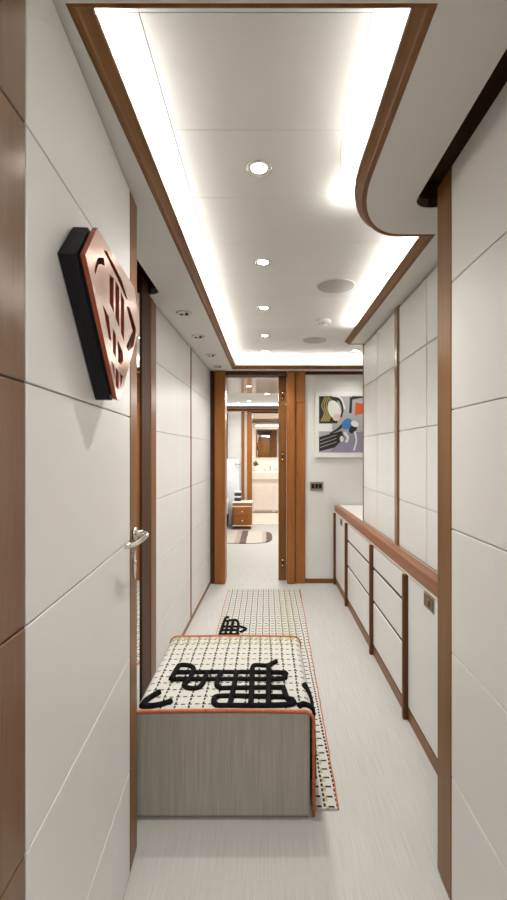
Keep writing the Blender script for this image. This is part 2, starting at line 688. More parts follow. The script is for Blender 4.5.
# ------------------------------------------------------------------ left side
LROT = math.atan2(0.0268, 1.0)
wl = BM()
panels(wl, 0.0, 0.955, 0.03, 2.108, JOINTS, (0.5,))
panels(wl, 0.99, 1.945, 0.03, 2.108, JOINTS, (1.47,))
box(wl, -0.16, -0.031, -0.25, 1.99, 0.0, 2.116, mi=1)
w = struct('wall_left', wl, ['white', 'seam'], loc=(-0.606, 2.425, 0), rotz=-LROT)
bm = BM()
box(bm, -0.028, 0.004, 0.956, 0.989, 0.0, 2.112, 0.003)
struct('trim_strip', bm, 'walnut', w)
bm = BM()
box(bm, -0.028, 0.005, 0.0, 1.95, 0.0, 0.03, 0.002)
struct('baseboard_left', bm, 'walnut_y', loc=(-0.606, 2.425, 0), rotz=-LROT)

# frame of the mirrored door
bm = BM()
box(bm, -0.74, -0.600, 2.13, 2.285, 0, ZS + 0.05, 0.004)
struct('trim_3', bm, 'darkwood')
bm = BM()
box(bm, -0.74, -0.598, 2.290, 2.345, 0, ZS - 0.002, 0.006)
box(bm, -0.74, -0.602, 2.348, 2.418, 0, ZS - 0.002, 0.006)
struct('trim_4', bm, 'walnut')
# mirrored door leaf
d3 = thing('door_3', 'mirror-faced door behind the open white door', 'door', (-0.607, 2.125, 0), -math.atan2(0.062, 1))
del d3['label'], d3['category']
d3['kind'] = 'structure'
bm = BM()
box(bm, -0.04, -0.006, -0.78, 0.0, 0.01, 2.10, 0.003)
o = obj('door_leaf', bm, 'walnut', d3)
bm = BM()
box(bm, -0.006, 0.0, -0.77, -0.01, 0.02, 2.095, 0.001)
obj('mirror_glass', bm, 'mirror', d3)
# wall behind the doors
bm = BM()
box(bm, -0.80, -0.72, -1.3, 2.2, 0, 2.3)
struct('wall_left_near', bm, 'white')

# walnut lining beside the hinge of the open door
bm = BM()
for a, b_ in zip([0.0] + JL, JL + [2.112]):
    box(bm, -0.30, 0.0, -1.0, 0.0005, a + 0.0012, b_ - 0.0012, 0.003, 3)
box(bm, -0.29, -0.0035, -0.99, 0.0022, 0.0, 2.112, mi=1)
struct('trim_5', bm, ['bronze_wood', 'dark'], loc=(-0.374, 0.685, 0), rotz=math.atan2(0.03, 1))

# open white door leaf
d1 = bpy.data.objects.new('door_1', None)
C.objects.link(d1)
d1.location = (-0.3735, 0.688, 0)
d1.rotation_euler = (0, 0, math.atan2(0.066, 1))
d1['kind'] = 'structure'
bm = BM()
panels(bm, 0.0, 0.662, 0.012, 2.106, JL, bev=0.002, gap=0.0026)
box(bm, -0.048, -0.028, 0.0, 0.662, 0.012, 2.106, mi=0)
obj('door_panel', bm, ['white', 'seam'], d1)
bm = BM()
box(bm, -0.048, 0.001, 0.6635, 0.755, 0.012, 2.106, 0.003)
obj('door_stile', bm, 'walnut', d1)
bm = BM()
lathe(bm, [(0, 0), (0.020, 0), (0.021, 0.006), (0.016, 0.010), (0.011, 0.012), (0.011, 0.03), (0, 0.03)], 20, (0.001, 0.705, 1.045), axis='X')
hp = smooth_path([(0.02, 0.705, 1.045), (0.034, 0.706, 1.045), (0.043, 0.694, 1.044), (0.046, 0.66, 1.043), (0.043, 0.60, 1.042), (0.035, 0.55, 1.042), (0.022, 0.525, 1.042)], 6)
tube(bm, hp, 0.0075, 10)
obj('door_handle', bm, 'chrome', d1)
bm = BM()
pts = [(0.015 * math.cos(t), 0.045 * math.sin(t)) for t in [i / 20 * 2 * math.pi for i in range(20)]]
plate(bm, pts, [], lambda u, v, d: (d, 0.705 + u, 0.945 + v), 0.001, 0.006)
lathe(bm, [(0, 0), (0.006, 0), (0.006, 0.005), (0, 0.005)], 12, (0.005, 0.705, 0.955), axis='X')
obj('lock_plate', bm, 'chrome', d1)

# shield sculpture on the open door
sh = thing('wall_sculpture', 'black and copper shield-shaped wall sculpture with cut-out slots', 'wall art', (-0.3735, 0.692, 0), math.atan2(0.066, 1))
YC, ZB, ZM, ZT, HB, HT = 0.337, 1.425, 1.664, 1.748, 0.226, 0.157
outer = [(-HT, ZT), (-HB, ZM), (-0.012, ZB), (0.012, ZB), (HB, ZM), (HT, ZT)]
bm = BM()
plate(bm, outer, [], lambda u, v, d: (d, YC + u, v), 0.0015, 0.033)
bmesh.ops.bevel(bm, geom=[e for e in bm.edges if e.is_boundary is False and len(e.link_faces) == 2 and e.calc_face_angle(0) > 0.6], offset=0.002, segments=1, affect='EDGES')
obj('body', bm, 'black', sh)
sc_ = lambda pts, k: [(u * k, ZM - 0.02 + (v - ZM + 0.02) * k) for u, v in pts]
bm = BM()
plate(bm, sc_(outer, 0.95), [], lambda u, v, d: (d, YC + u, v), 0.033, 0.041)
obj('backing', bm, 'black', sh)


def band(path, w):
    """Closed outline of a strip of width w along a polyline."""
    P = [Vector(p) for p in smooth_path([(x, y, 0) for x, y in path], 5)]
    l, r = [], []
    for i in range(len(P)):
        t = (P[min(i + 1, len(P) - 1)] - P[max(i - 1, 0)]).normalized()
        n_ = Vector((-t.y, t.x, 0))
        ww = w if not isinstance(w, tuple) else w[0] + (w[1] - w[0]) * i / (len(P) - 1)
        l.append(P[i] + n_ * ww / 2)
        r.append(P[i] - n_ * ww / 2)
    return [(p.x, p.y) for p in l + r[::-1]]


holes = [
    [(-0.115, 1.722), (-0.095, 1.731), (0.030, 1.716), (0.085, 1.690), (0.070, 1.686), (-0.010, 1.705)],
    band([(-0.172, 1.652), (-0.150, 1.684), (-0.110, 1.700)], (0.007, 0.016)),
    [(-0.072, 1.690), (-0.072, 1.628), (-0.040, 1.616), (-0.040, 1.694)],
    [(-0.026, 1.694), (-0.026, 1.610), (0.006, 1.596), (0.006, 1.690)],
    [(0.022, 1.686), (0.022, 1.588), (0.052, 1.574), (0.052, 1.676)],
    [(0.072, 1.670), (0.108, 1.676), (0.182, 1.640), (0.150, 1.586), (0.092, 1.560), (0.072, 1.568), (0.140, 1.625)],
    [(-0.122, 1.608), (-0.078, 1.594), (-0.060, 1.548), (-0.076, 1.548)],
    [(-0.046, 1.580), (-0.046, 1.526), (-0.022, 1.516), (-0.022, 1.570)],
    [(-0.006, 1.564), (-0.006, 1.512), (0.022, 1.512), (0.042, 1.524), (0.042, 1.546), (0.022, 1.552)],
    [(-0.060, 1.504), (-0.034, 1.498), (-0.034, 1.470)],
    [(-0.022, 1.496), (0.002, 1.490), (0.002, 1.448), (-0.022, 1.454)],
    [(0.016, 1.490), (0.042, 1.488), (0.018, 1.454)],
]
bm = BM()
plate(bm, sc_(outer, 1.0), holes, lambda u, v, d: (d, YC + u, v), 0.041, 0.050, 0, 1)
obj('face_plate', bm, ['copper', 'rust'], sh)

# ------------------------------------------------------------------ right side: open door leaf
d2 = bpy.data.objects.new('door_2', None)
C.objects.link(d2)
d2.location = (0.532, 1.365, 0)
d2['kind'] = 'structure'
bm = BM()
panels(bm, 0.103, 0.76, 0.012, 2.122, JR, bev=0.002, gap=0.0026)
box(bm, -0.045, -0.028, 0.103, 0.76, 0.012, 2.122)
bmesh.ops.rotate(bm, verts=bm.verts[:], cent=(0, 0, 0), matrix=Matrix.Rotation(math.pi, 3, 'Z'))
obj('door_panel', bm, ['white', 'seam'], d2)
bm = BM()
box(bm, -0.001, 0.045, -0.101, 0.0, 0.012, 2.122, 0.003)
obj('door_stile', bm, 'walnut', d2)

# ------------------------------------------------------------------ right side: cabinets
bm = BM()
box(bm, 1.15, 1.25, -1.3, 4.46, 0, 2.3)
struct('wall_right', bm, 'white')
bm = BM()
box(bm, 0.62, 1.15, -1.3, 0.55, 0, 2.11)
struct('wall_right_near', bm, 'white')

CX = 0.69     # front plane of the low cabinets
UX = 0.732    # front plane of the wall cabinets


def face_panel(bm, x, y0, y1, z0, z1, t=0.018, zs=(), bev=0.002):
    """Front facing -x made of stacked panels."""
    zz = [z0] + list(zs) + [z1]
    for a, b_ in zip(zz, zz[1:]):
        box(bm, x, x + t, y0, y1, a + (0.002 if a != z0 else 0), b_ - (0.002 if b_ != z1 else 0), bev)
    if zs:
        box(bm, x + 0.006, x + t, y0 + 0.001, y1 - 0.001, z0 + 0.001, z1 - 0.001, mi=1)


# wall cabinets
def wall_cabinet(y0, y1, label):
    t = thing('wall_cabinet', label, 'cabinet', (UX, y0, 0.787), 0, 'tall white wall cabinets above the counter')
    L_ = y1 - y0
    H = ZS - 0.787 - 0.004
    bm = BM()
    box(bm, 0.022, 0.40, 0.0, L_, 0.0, H, 0.001)
    obj('body', bm, 'walnut', t)
    mid = (L_ - 0.06) / 2 + 0.06
    for a, b_ in ((0.062, mid - 0.003), (mid + 0.003, L_ - 0.012)):
        bm = BM()
        face_panel(bm, 0.0, a, b_, 0.006, H - 0.012, 0.02, [z - 0.787 for z in (1.045, 1.42, 1.795)])
        obj('door', bm, ['white', 'seam'], t)
    bm = BM()
    box(bm, -0.006, 0.022, 0.012, 0.059, 0.0, H, 0.004)
    obj('edge_strip', bm, 'strip_wood', t)
    bm = BM()
    box(bm, -0.004, 0.022, L_ - 0.011, L_, 0.0, H, 0.002)
    obj('end_strip', bm, 'walnut', t)
    return t


wall_cabinet(2.43, 3.31, 'tall white double-door wall cabinet at the far end of the counter')
wall_cabinet(1.52, 2.428, 'tall white double-door wall cabinet next to the open wood-edged door')

# low cabinets
ZT0 = 0.708


def post(bm, y):
    box(bm, -0.022, 0.0215, y + 0.001, y + 0.027, 0.0, ZT0 - 0.001, 0.004)


def low_unit(name, y0, y1, label, group, kind):
    t = thing(name, label, 'cabinet', (CX, y0, 0), 0, group)
    L_ = y1 - y0
    bm = BM()
    box(bm, 0.022, 0.45, 0.001, L_ - 0.001, 0.0, ZT0 - 0.001, 0.001)
    obj('body', bm, 'darkwood', t)
    bm = BM()
    box(bm, 0.0, 0.0215, 0.0275, L_ - 0.001, 0.0, 0.062, 0.002)
    obj('plinth', bm, 'walnut_y', t)
    a, b_ = 0.030, L_ - 0.003
    if kind == 'drawers':
        for z0, z1 in ((0.072, 0.334), (0.355, 0.548), (0.569, 0.697)):
            bm = BM()
            box(bm, 0.0, 0.02, a, b_, z0, z1, 0.002)
            dr = obj('drawer', bm, 'white', t)
            bm = BM()
            box(bm, 0.006, 0.021, a, b_, z1 + 0.001, min(z1 + 0.020, 0.7065), 0.001)
            obj('finger_rail', bm, 'dark', dr)
    else:
        bm = BM()
        box(bm, 0.0, 0.02, a, b_, 0.068, 0.703, 0.002)
        dr = obj('door', bm, 'white', t)
        hy = kind
        bm = BM()
        box(bm, -0.003, 0.002, hy - 0.058, hy + 0.058, 0.636, 0.701, 0.001)
        h_ = obj('latch', bm, 'steel', dr)
        bm = BM()
        box(bm, -0.005, -0.002, hy - 0.052, hy + 0.052, 0.642, 0.695, 0.001)
        lathe(bm, [(0, 0.004), (0.016, 0.004), (0.020, 0.009), (0.016, 0.012), (0.012, 0.009), (0, 0.008)], 20, (-0.014, hy, 0.668), axis='X')
        h2 = obj('latch_cup', bm, 'brass_dark', dr)
    bm = BM()
    post(bm, 0.0)
    obj('post', bm, 'post_wood', t)
    return t


M['brass_dark'] = flat('aged_bronze', (0.20, 0.13, 0.07), 0.35, metal=0.8)
low_unit('base_cabinet', 1.50, 2.140, 'white one-door low cabinet with a square bronze latch nearest the open door', 'white low cabinets under the counter', 0.36)
low_unit('drawer_cabinet', 2.141, 2.831, 'white three-drawer low cabinet next to the one-door cabinet with bronze latch', 'white low cabinets under the counter', 'drawers')
low_unit('drawer_cabinet', 2.832, 3.721, 'white three-drawer low cabinet farther along, next to the narrow corner cabinet', 'white low cabinets under the counter', 'drawers')
t = low_unit('base_cabinet', 3.722, 4.372, 'narrow-looking white low cabinet in the corner against the end wall', 'white low cabinets under the counter', 0.30)
bm = BM()
post(bm, 0.621)
obj('post', bm, 'post_wood', t)

ct = thing('countertop', 'long white countertop with a walnut front edge on the low cabinets', 'countertop', (CX, 1.5, ZT0))
bm = BM()
box(bm, 0.045, 0.46, 0.0, 2.885, 0.004, 0.076, 0.002)
obj('top', bm, 'basin', ct)
bm = BM()
box(bm, -0.008, 0.0435, 0.0, 2.885, 0.012, 0.0775, 0.008, 3)
obj('nosing', bm, 'counter_wood', ct)
bm = BM()
box(bm, -0.004, 0.0435, 0.0, 2.885, 0.0, 0.011, 0.001)
obj('edge_line', bm, 'piping', ct)

# ------------------------------------------------------------------ end wall and doorway
YE = 4.40
bm = BM()
box(bm, 0.392, 1.20, YE, YE + 0.10, 0.0, 2.30)
box(bm, -0.80, 0.392, YE + 0.06, YE + 0.12, 2.10, 2.30)
struct('wall_far', bm, 'white')
bm = BM()
box(bm, 0.394, CX, YE - 0.010, YE, 0.0, 0.045, 0.003)
struct('baseboard_far', bm, 'walnut_y')
# left jamb
bm = BM()
box(bm, -0.62, -0.515, YE - 0.03, YE + 0.16, 0.0, ZS - 0.001, 0.004)
struct('trim_6', bm, 'darkwood')
bm = BM()
box(bm, -0.513, -0.405, YE - 0.05, YE + 0.16, 0.0, ZS - 0.001, 0.012, 3)
struct('trim_7', bm, 'cherry')
# right jamb boards
bm = BM()
box(bm, 0.208, 0.292, YE - 0.045, YE + 0.10, 0.0, ZS - 0.001, 0.018, 4)
struct('trim_8', bm, 'cherry')
bm = BM()
box(bm, 0.294, 0.391, YE - 0.02, YE + 0.10, 0.0, 1.80, 0.003)
box(bm, 0.294, 0.391, YE - 0.02, YE + 0.10, 1.803, ZS - 0.001, 0.003)
struct('trim_9', bm, 'cherry')
# rebated door edge with latches
bm = BM()
box(bm, 0.128, 0.207, YE + 0.09, YE + 0.15, 0.0, 2.075, 0.003)
tr = struct('trim_10', bm, 'walnut')
for zc in (1.885, 1.262, 0.18):
    bm = BM()
    for dz in (-0.028, 0.028):
        lathe(bm, [(0, 0.0), (0.011, 0.0), (0.011, 0.004), (0, 0.005)], 12, (0.172, YE + 0.089, zc + dz), axis='Y')
    box(bm, 0.160, 0.184, YE + 0.0875, YE + 0.091, zc - 0.05, zc + 0.05, 0.001, mi=1)
    obj('latch', bm, ['brass', 'darkwood'], tr)
# head
bm = BM()
box(bm, -0.405, 0.208, YE - 0.02, YE + 0.15, 2.078, ZS - 0.001, 0.003)
struct('trim_11', bm, 'darkwood')
# dark line along the top of the end wall
bm = BM()
box(bm, 0.392, 1.15, YE - 0.012, YE, 2.085, ZS - 0.001, 0.002)
struct('trim_12', bm, 'darkwood')

# picture on the end wall: plain abstract stand-in
pc = thing('wall_picture', 'colourful abstract print on white panel hung above the counter', 'picture', (0.49, YE, 1.255))
bm = BM()
box(bm, 0.0, 0.60, -0.022, -0.002, 0.0, 0.655, 0.004)
obj('panel', bm, 'ink_white', pc)
bm = BM()


def ink(pts, lay, mi):
    plate(bm, pts if lay == 0 else [(0.035 + (u - 0.035) * 0.86, v) for u, v in pts], [], lambda u, v, d: (u, d, v), -0.0225, -0.0232 - lay * 0.0006, mi)


def ell(cx, cy, rx, ry, rot=0, n=22):
    return [(cx + rx * math.cos(a) * math.cos(rot) - ry * math.sin(a) * math.sin(rot), cy + rx * math.cos(a) * math.sin(rot) + ry * math.sin(a) * math.cos(rot)) for a in [i / n * 2 * math.pi for i in range(n)]]


ink([(0.035, 0.05), (0.565, 0.05), (0.565, 0.61), (0.035, 0.61)], 0, 1)           # grey ground
ink([(0.16, 0.052), (0.65, 0.052), (0.65, 0.27), (0.34, 0.24)], 1, 6)             # violet floor
ink([(0.04, 0.34), (0.25, 0.34), (0.25, 0.61), (0.04, 0.61)], 1, 2)               # dark block
for k in range(5):
    ink(band([(0.06 + 0.022 * k, 0.36), (0.10 + 0.02 * k, 0.44), (0.07 + 0.025 * k, 0.52), (0.11 + 0.02 * k, 0.60)], (0.014, 0.010)), 2, 3)
ink(ell(0.215, 0.475, 0.07, 0.10, 0.5), 3, 0)                                     # pale oval
ink(ell(0.24, 0.40, 0.045, 0.035, 0.3), 4, 4)
ink(band([(0.17, 0.60), (0.27, 0.575), (0.31, 0.48), (0.29, 0.40)], (0.03, 0.018)), 5, 2)
ink(band([(0.185, 0.615), (0.29, 0.59), (0.335, 0.48)], 0.016), 6, 0)
ink([(0.035, 0.26), (0.19, 0.26), (0.19, 0.335), (0.035, 0.335)], 1, 0)           # white gap
ink([(0.04, 0.06), (0.04, 0.205), (0.30, 0.265), (0.33, 0.20), (0.22, 0.10)], 3, 2)   # dark diagonal block
for k in range(3):
    ink(band([(0.05, 0.10 + 0.035 * k), (0.24, 0.155 + 0.035 * k)], 0.006), 4, 1)
ink(ell(0.30, 0.185, 0.022, 0.03), 5, 0)
ink(band([(0.16, 0.235), (0.27, 0.29), (0.36, 0.37)], (0.012, 0.04)), 5, 2)
ink(ell(0.36, 0.335, 0.065, 0.05, 0.6), 6, 5)                                     # blue blob
ink(ell(0.43, 0.285, 0.055, 0.035, 0.7), 5, 2)
ink(ell(0.45, 0.335, 0.045, 0.03, -0.3), 7, 0)
ink(band([(0.45, 0.26), (0.47, 0.17), (0.44, 0.07)], 0.018), 6, 0)
ink(band([(0.33, 0.25), (0.37, 0.20), (0.35, 0.15)], 0.03), 4, 0)
ink(band([(0.40, 0.44), (0.41, 0.60)], 0.03), 2, 2)
ink([(0.45, 0.42), (0.56, 0.44), (0.565, 0.53), (0.46, 0.55)], 4, 7)              # orange block
ink([(0.42, 0.575), (0.565, 0.60), (0.565, 0.61), (0.42, 0.61)], 3, 2)
obj('print', bm, ['ink_white', 'ink_grey', 'ink_black', 'ink_ochre', 'ink_pink', 'ink_blue', 'ink_violet', 'ink_orange'], pc)

sw = thing('switch_plate', 'dark metal light switch plate on the end wall below the picture', 'light switch', (0.505, YE, 0.967))
bm = BM()
box(bm, -0.066, 0.066, -0.009, -0.001, -0.045, 0.045, 0.003)
obj('plate', bm, 'steel', sw)
for k in (-1, 0, 1):
    bm = BM()
    box(bm, k * 0.036 - 0.015, k * 0.036 + 0.015, -0.013, -0.0085, -0.022, 0.024, 0.002)
    obj('rocker', bm, 'black', sw)

# ------------------------------------------------------------------ ceiling fittings


def downlight(loc, label):
    t = thing('recessed_downlight', label, 'downlight', loc, 0, 'lit downlights in the corridor ceiling')
    bm = BM()
    lathe(bm, [(0.043, 0.0), (0.043, -0.004), (0.036, -0.006), (0.026, -0.003), (0.026, 0.0), (0.043, 0.0)], 28)
    obj('trim_ring', bm, 'chrome', t)
    bm = BM()
    lathe(bm, [(0, -0.0022), (0.025, -0.0022), (0.025, -0.0002), (0, -0.0002)], 24)
    obj('lamp_lens', bm, 'lamp', t)
    return t


spots = [(-0.023, 1.467), (-0.015, 2.188), (-0.013, 2.875), (-0.012, 3.56), (-0.006, 4.10)]
ord_ = ['first lit downlight of the middle ceiling row, brightest and nearest the sculpture',
        'second lit downlight of the middle ceiling row counting from the sculpture end',
        'third lit downlight of the middle ceiling row counting from the sculpture end',
        'fourth lit downlight of the middle ceiling row, next to last before the doorway',
        'last lit downlight of the middle ceiling row, just before the doorway']
d0 = downlight((*spots[0], ZC), ord_[0])
dl = [d0]
for (x, y), lb in list(zip(spots, ord_))[1:]:
    dl.append(dup(d0, (x, y, ZC), label=lb))
dl.append(dup(d0, (0.83, 4.08, ZC), label='lit downlight in the corner of the ceiling above the counter end'))
for o in dl:
    d = bpy.data.lights.new('downlight_lamp', 'SPOT')
    d.energy = SPOT * (0.35 if o is dl[-1] else 1)
    d.color = WARM
    d.spot_size = math.radians(120)
    d.spot_blend = 0.8
    d.shadow_soft_size = 0.03
    lo = bpy.data.objects.new('downlight_lamp', d)
    C.objects.link(lo)
    lo.parent = o
    lo.location = (0, 0, -0.012)


def spk(loc, label):
    t = thing('ceiling_speaker', label, 'speaker', loc, 0, 'round grey ceiling speakers')
    bm = BM()
    lathe(bm, [(0, -0.004), (0.100, -0.004), (0.103, -0.002), (0.103, 0.0), (0, 0.0)], 40)
    obj('grille', bm, 'speaker', t)
    bm = BM()
    lathe(bm, [(0.104, 0.0), (0.104, -0.004), (0.109, -0.003), (0.110, 0.0), (0.104, 0.0)], 40)
    obj('rim', bm, 'plastic', t)
    return t


sp1 = spk((0.395, 2.50, ZC), 'larger-looking round grey ceiling speaker before the smoke detector')
dup(sp1, (0.41, 3.70, ZC), label='round grey ceiling speaker farther on, past the smoke detector')
sd = thing('smoke_detector', 'small round white smoke detector between the two ceiling speakers', 'smoke detector', (0.41, 3.16, ZC))
bm = BM()
lathe(bm, [(0.055, 0.0), (0.055, -0.012), (0.045, -0.02), (0, -0.02), (0, 0.0)], 28)
obj('base', bm, 'plastic', sd)
bm = BM()
lathe(bm, [(0.034, -0.0202), (0.036, -0.034), (0.024, -0.042), (0, -0.043)], 24)
for k in range(10):
    a = k / 10 * 2 * math.pi
    box(bm, 0.033 * math.cos(a) - 0.006, 0.033 * math.cos(a) + 0.006, 0.033 * math.sin(a) - 0.006, 0.033 * math.sin(a) + 0.006, -0.033, -0.022, mi=1)
obj('sensor_cap', bm, ['plastic', 'speaker'], sd)


def eyeball(loc, label):
    t = thing('recessed_spotlight', label, 'spotlight', loc, 0, 'unlit small spotlights in the ceiling border')
    bm = BM()
    lathe(bm, [(0.039, 0.0), (0.039, -0.003), (0.042, -0.005), (0.045, -0.003), (0.045, 0.0)], 28)
    obj('trim_ring', bm, 'steel', t)
    bm = BM()
    lathe(bm, [(0.0385, -0.0005), (0.0385, -0.004), (0.030, -0.006), (0.024, -0.003), (0.0, -0.003)], 24)
    obj('cover', bm, 'plastic', t)
    bm = BM()
    for a in (-0.5, 0.9, 2.4):
        c, s_ = math.cos(a) * 0.022, math.sin(a) * 0.022
        box(bm, c - 0.009, c + 0.009, s_ - 0.005, s_ + 0.005, -0.009, -0.0035, 0.001)
    obj('eyeball', bm, 'dark', t)
    return t


e0 = eyeball((-0.478, 2.56, ZS), 'unlit ceiling-border spotlight nearest the sculpture')
for y, x, lb in ((3.07, -0.474, 'unlit ceiling-border spotlight second from the sculpture end'),
                 (3.66, -0.460, 'unlit ceiling-border spotlight third from the sculpture end'),
                 (4.14, -0.455, 'unlit ceiling-border spotlight in the corner by the doorway')):
    dup(e0, (x, y, ZS), label=lb)

# ------------------------------------------------------------------ runner rug
RZ = 0.008
rug = thing('runner_rug', 'long white stitched runner rug with orange edge under the ottoman', 'rug', (0, 0, 0))
bm = BM()
RC = [(-0.352, 1.60), (0.262, 1.60), (0.318, 4.17), (-0.352, 4.17)]
nx, ny = 14, 60
grid = []
for j in range(ny + 1):
    row = []
    for i in range(nx + 1):
        u, v = i / nx, j / ny
        x = (RC[0][0] * (1 - u) + RC[1][0] * u) * (1 - v) + (RC[3][0] * (1 - u) + RC[2][0] * u) * v
        y = 1.60 + 2.57 * v
        if i in (0, nx):
            x += rnd.uniform(-0.002, 0.002)
        row.append((x, y))
    grid.append(row)
top = [[bm.verts.new((x, y, RZ)) for x, y in r_] for r_ in grid]
bot = [[bm.verts.new((x, y, 0.0005)) for x, y in r_] for r_ in grid]
for j in range(ny):
    for i in range(nx):
        bm.faces.new((top[j][i], top[j][i + 1], top[j + 1][i + 1], top[j + 1][i]))
        bm.faces.new((bot[j][i], bot[j + 1][i], bot[j + 1][i + 1], bot[j][i + 1]))
for j in range(ny):
    bm.faces.new((top[j][0], top[j + 1][0], bot[j + 1][0], bot[j][0]))
    bm.faces.new((top[j][nx], bot[j][nx], bot[j + 1][nx], top[j + 1][nx]))
for i in range(nx):
    bm.faces.new((top[0][i], bot[0][i], bot[0][i + 1], top[0][i + 1]))
    bm.faces.new((top[ny][i], top[ny][i + 1], bot[ny][i + 1], bot[ny][i]))
edge_r = [(r_[nx][0] + 0.002, r_[nx][1], 0.0045) for r_ in grid]
edge_l = [(r_[0][0] - 0.002, r_[0][1], 0.0045) for r_ in grid]
obj('woven_field', bm, 'runner', rug)
bm = BM()
tube(bm, edge_r, 0.0045, 6)
obj('edge_binding', bm, 'orange_yarn', rug)
bm = BM()
tube(bm, edge_l, 0.0045, 6)
obj('edge_binding', bm, 'orange_yarn', rug)
bm = BM()
lines = [[(-0.329, 3.127), (-0.317, 3.422), (-0.289, 3.449)], [(-0.329, 3.127), (-0.19, 3.127)], [(-0.327, 3.264), (-0.198, 3.264)],
         [(-0.252, 3.127), (-0.251, 3.369)], [(-0.205, 3.127), (-0.209, 3.326), (-0.239, 3.391), (-0.313, 3.369)],
         [(-0.199, 3.272), (-0.148, 3.224), (-0.184, 3.165)],
         [(-0.29, 3.127), (-0.29, 3.37)], [(-0.326, 3.20), (-0.20, 3.20)]]
for l in lines:
    tube(bm, smooth_path([(x, y, RZ + 0.003) for x, y in l], 6), 0.0105, 8)
obj('braid_motif', bm, 'black_yarn', rug)

# ------------------------------------------------------------------ ottoman
OX0, OX1, OY0, OY1, OZ = -0.470, 0.165, 1.558, 2.185, 0.386
ot = thing('ottoman', 'low square grey ottoman with a stitched white top and black braided motif', 'ottoman', ((OX0 + OX1) / 2, (OY0 + OY1) / 2, 0.0095))
hx, hy = (OX1 - OX0) / 2, (OY1 - OY0) / 2
OCX, OCY = (OX0 + OX1) / 2, (OY0 + OY1) / 2
H = OZ - 0.0095
bm = BM()
box(bm, -hx + 0.002, hx - 0.008, -hy, hy - 0.006, 0.0, H - 0.006, 0.010, 3)
obj('body', bm, 'grey_fabric', ot)
# cover: over the top and down the two sides, rounded shoulders
bm = BM()
R_ = 0.035
prof = [(-hx - 0.004, 0.004)]
prof.append((-hx - 0.004, H - R_))
for i in range(1, 7):
    a = math.pi - i / 6 * math.pi / 2
    prof.append((-hx - 0.004 + R_ + R_ * math.cos(a), H - R_ + R_ * math.sin(a)))
for i in range(1, 10):
    u = i / 10
    prof.append((-hx - 0.004 + R_ + u * (2 * hx + 0.008 - 2 * R_), H + 0.004 * math.sin(math.pi * u)))
for i in range(0, 7):
    a = math.pi / 2 - i / 6 * math.pi / 2
    prof.append((hx + 0.004 - R_ + R_ * math.cos(a), H - R_ + R_ * math.sin(a)))
prof.append((hx + 0.004, 0.004))
ys_ = [-hy - 0.002 + (2 * hy + 0.004) * j / 16 for j in range(17)]
rows = []
for y in ys_:
    rows.append([bm.verts.new((x, y, z)) for x, z in prof])
inner = []
for y in ys_:
    inner.append([bm.verts.new((x * 0.988, y, z - 0.004 if z > 0.1 else z)) for x, z in prof])
for G_, fl in ((rows, False), (inner, True)):
    for j in range(16):
        for i in range(len(prof) - 1):
            f = bm.faces.new((G_[j][i], G_[j][i + 1], G_[j + 1][i + 1], G_[j + 1][i]))
            f.smooth = True
for i in range(len(prof) - 1):
    bm.faces.new((rows[0][i], inner[0][i], inner[0][i + 1], rows[0][i + 1]))
    bm.faces.new((rows[-1][i], rows[-1][i + 1], inner[-1][i + 1], inner[-1][i]))
for j in range(16):
    bm.faces.new((rows[j][0], rows[j + 1][0], inner[j + 1][0], inner[j][0]))
    bm.faces.new((rows[j][-1], inner[j][-1], inner[j + 1][-1], rows[j + 1][-1]))
obj('cover', bm, 'cover', ot)
bm = BM()
tube(bm, [(x, -hy - 0.003, max(z, 0.008)) for x, z in prof], 0.0062, 8)
obj('piping', bm, 'orange_yarn', ot)
bm = BM()
tube(bm, [(x, hy + 0.003, z) for x, z in prof[1:]], 0.0062, 8)
obj('piping', bm, 'orange_yarn', ot)
bm = BM()
Lm = [[(-0.381, 1.764), (-0.374, 1.857), (-0.366, 1.881), (-0.328, 1.877), (-0.304, 1.848), (-0.307, 1.767), (-0.32, 1.722), (-0.296, 1.697), (-0.263, 1.7), (-0.249, 1.737), (-0.245, 1.815)],
      [(-0.367, 1.82), (-0.155, 1.82), (0.059, 1.817), (0.076, 1.798), (0.053, 1.766), (-0.15, 1.764), (-0.381, 1.764)],
      [(-0.187, 1.82), (-0.193, 1.729), (-0.175, 1.697), (-0.144, 1.697), (0.065, 1.703)],
      [(-0.12, 1.642), (-0.183, 1.638), (-0.19, 1.607), (-0.176, 1.582), (-0.134, 1.580), (-0.03, 1.580), (0.071, 1.585), (0.101, 1.598), (0.092, 1.621), (0.079, 1.629), (0.067, 1.703)],
      [(-0.13, 1.642), (0.08, 1.637)],
      [(-0.122, 1.817), (-0.125, 1.70), (-0.131, 1.582)], [(-0.058, 1.829), (-0.055, 1.70), (-0.055, 1.582)], [(0.011, 1.874), (0.01, 1.73), (0.009, 1.582)],
      [(-0.058, 1.829), (-0.05, 1.878), (0.006, 1.878), (0.045, 1.917)],
      [(-0.446, 1.578), (-0.438, 1.621), (-0.404, 1.672)],
      [(-0.445, 1.580), (-0.408, 1.580), (-0.373, 1.592), (-0.345, 1.612)],
      [(0.115, 1.580), (0.137, 1.592)]]
for i_, l in enumerate(Lm):
    if i_ in (9, 11):
        obj('braid_motif', bm, 'black_yarn', ot)
        bm = BM()
    tube(bm, smooth_path([(x - OCX, y - OCY, H + 0.006) for x, y in l], 6), 0.0108, 8)
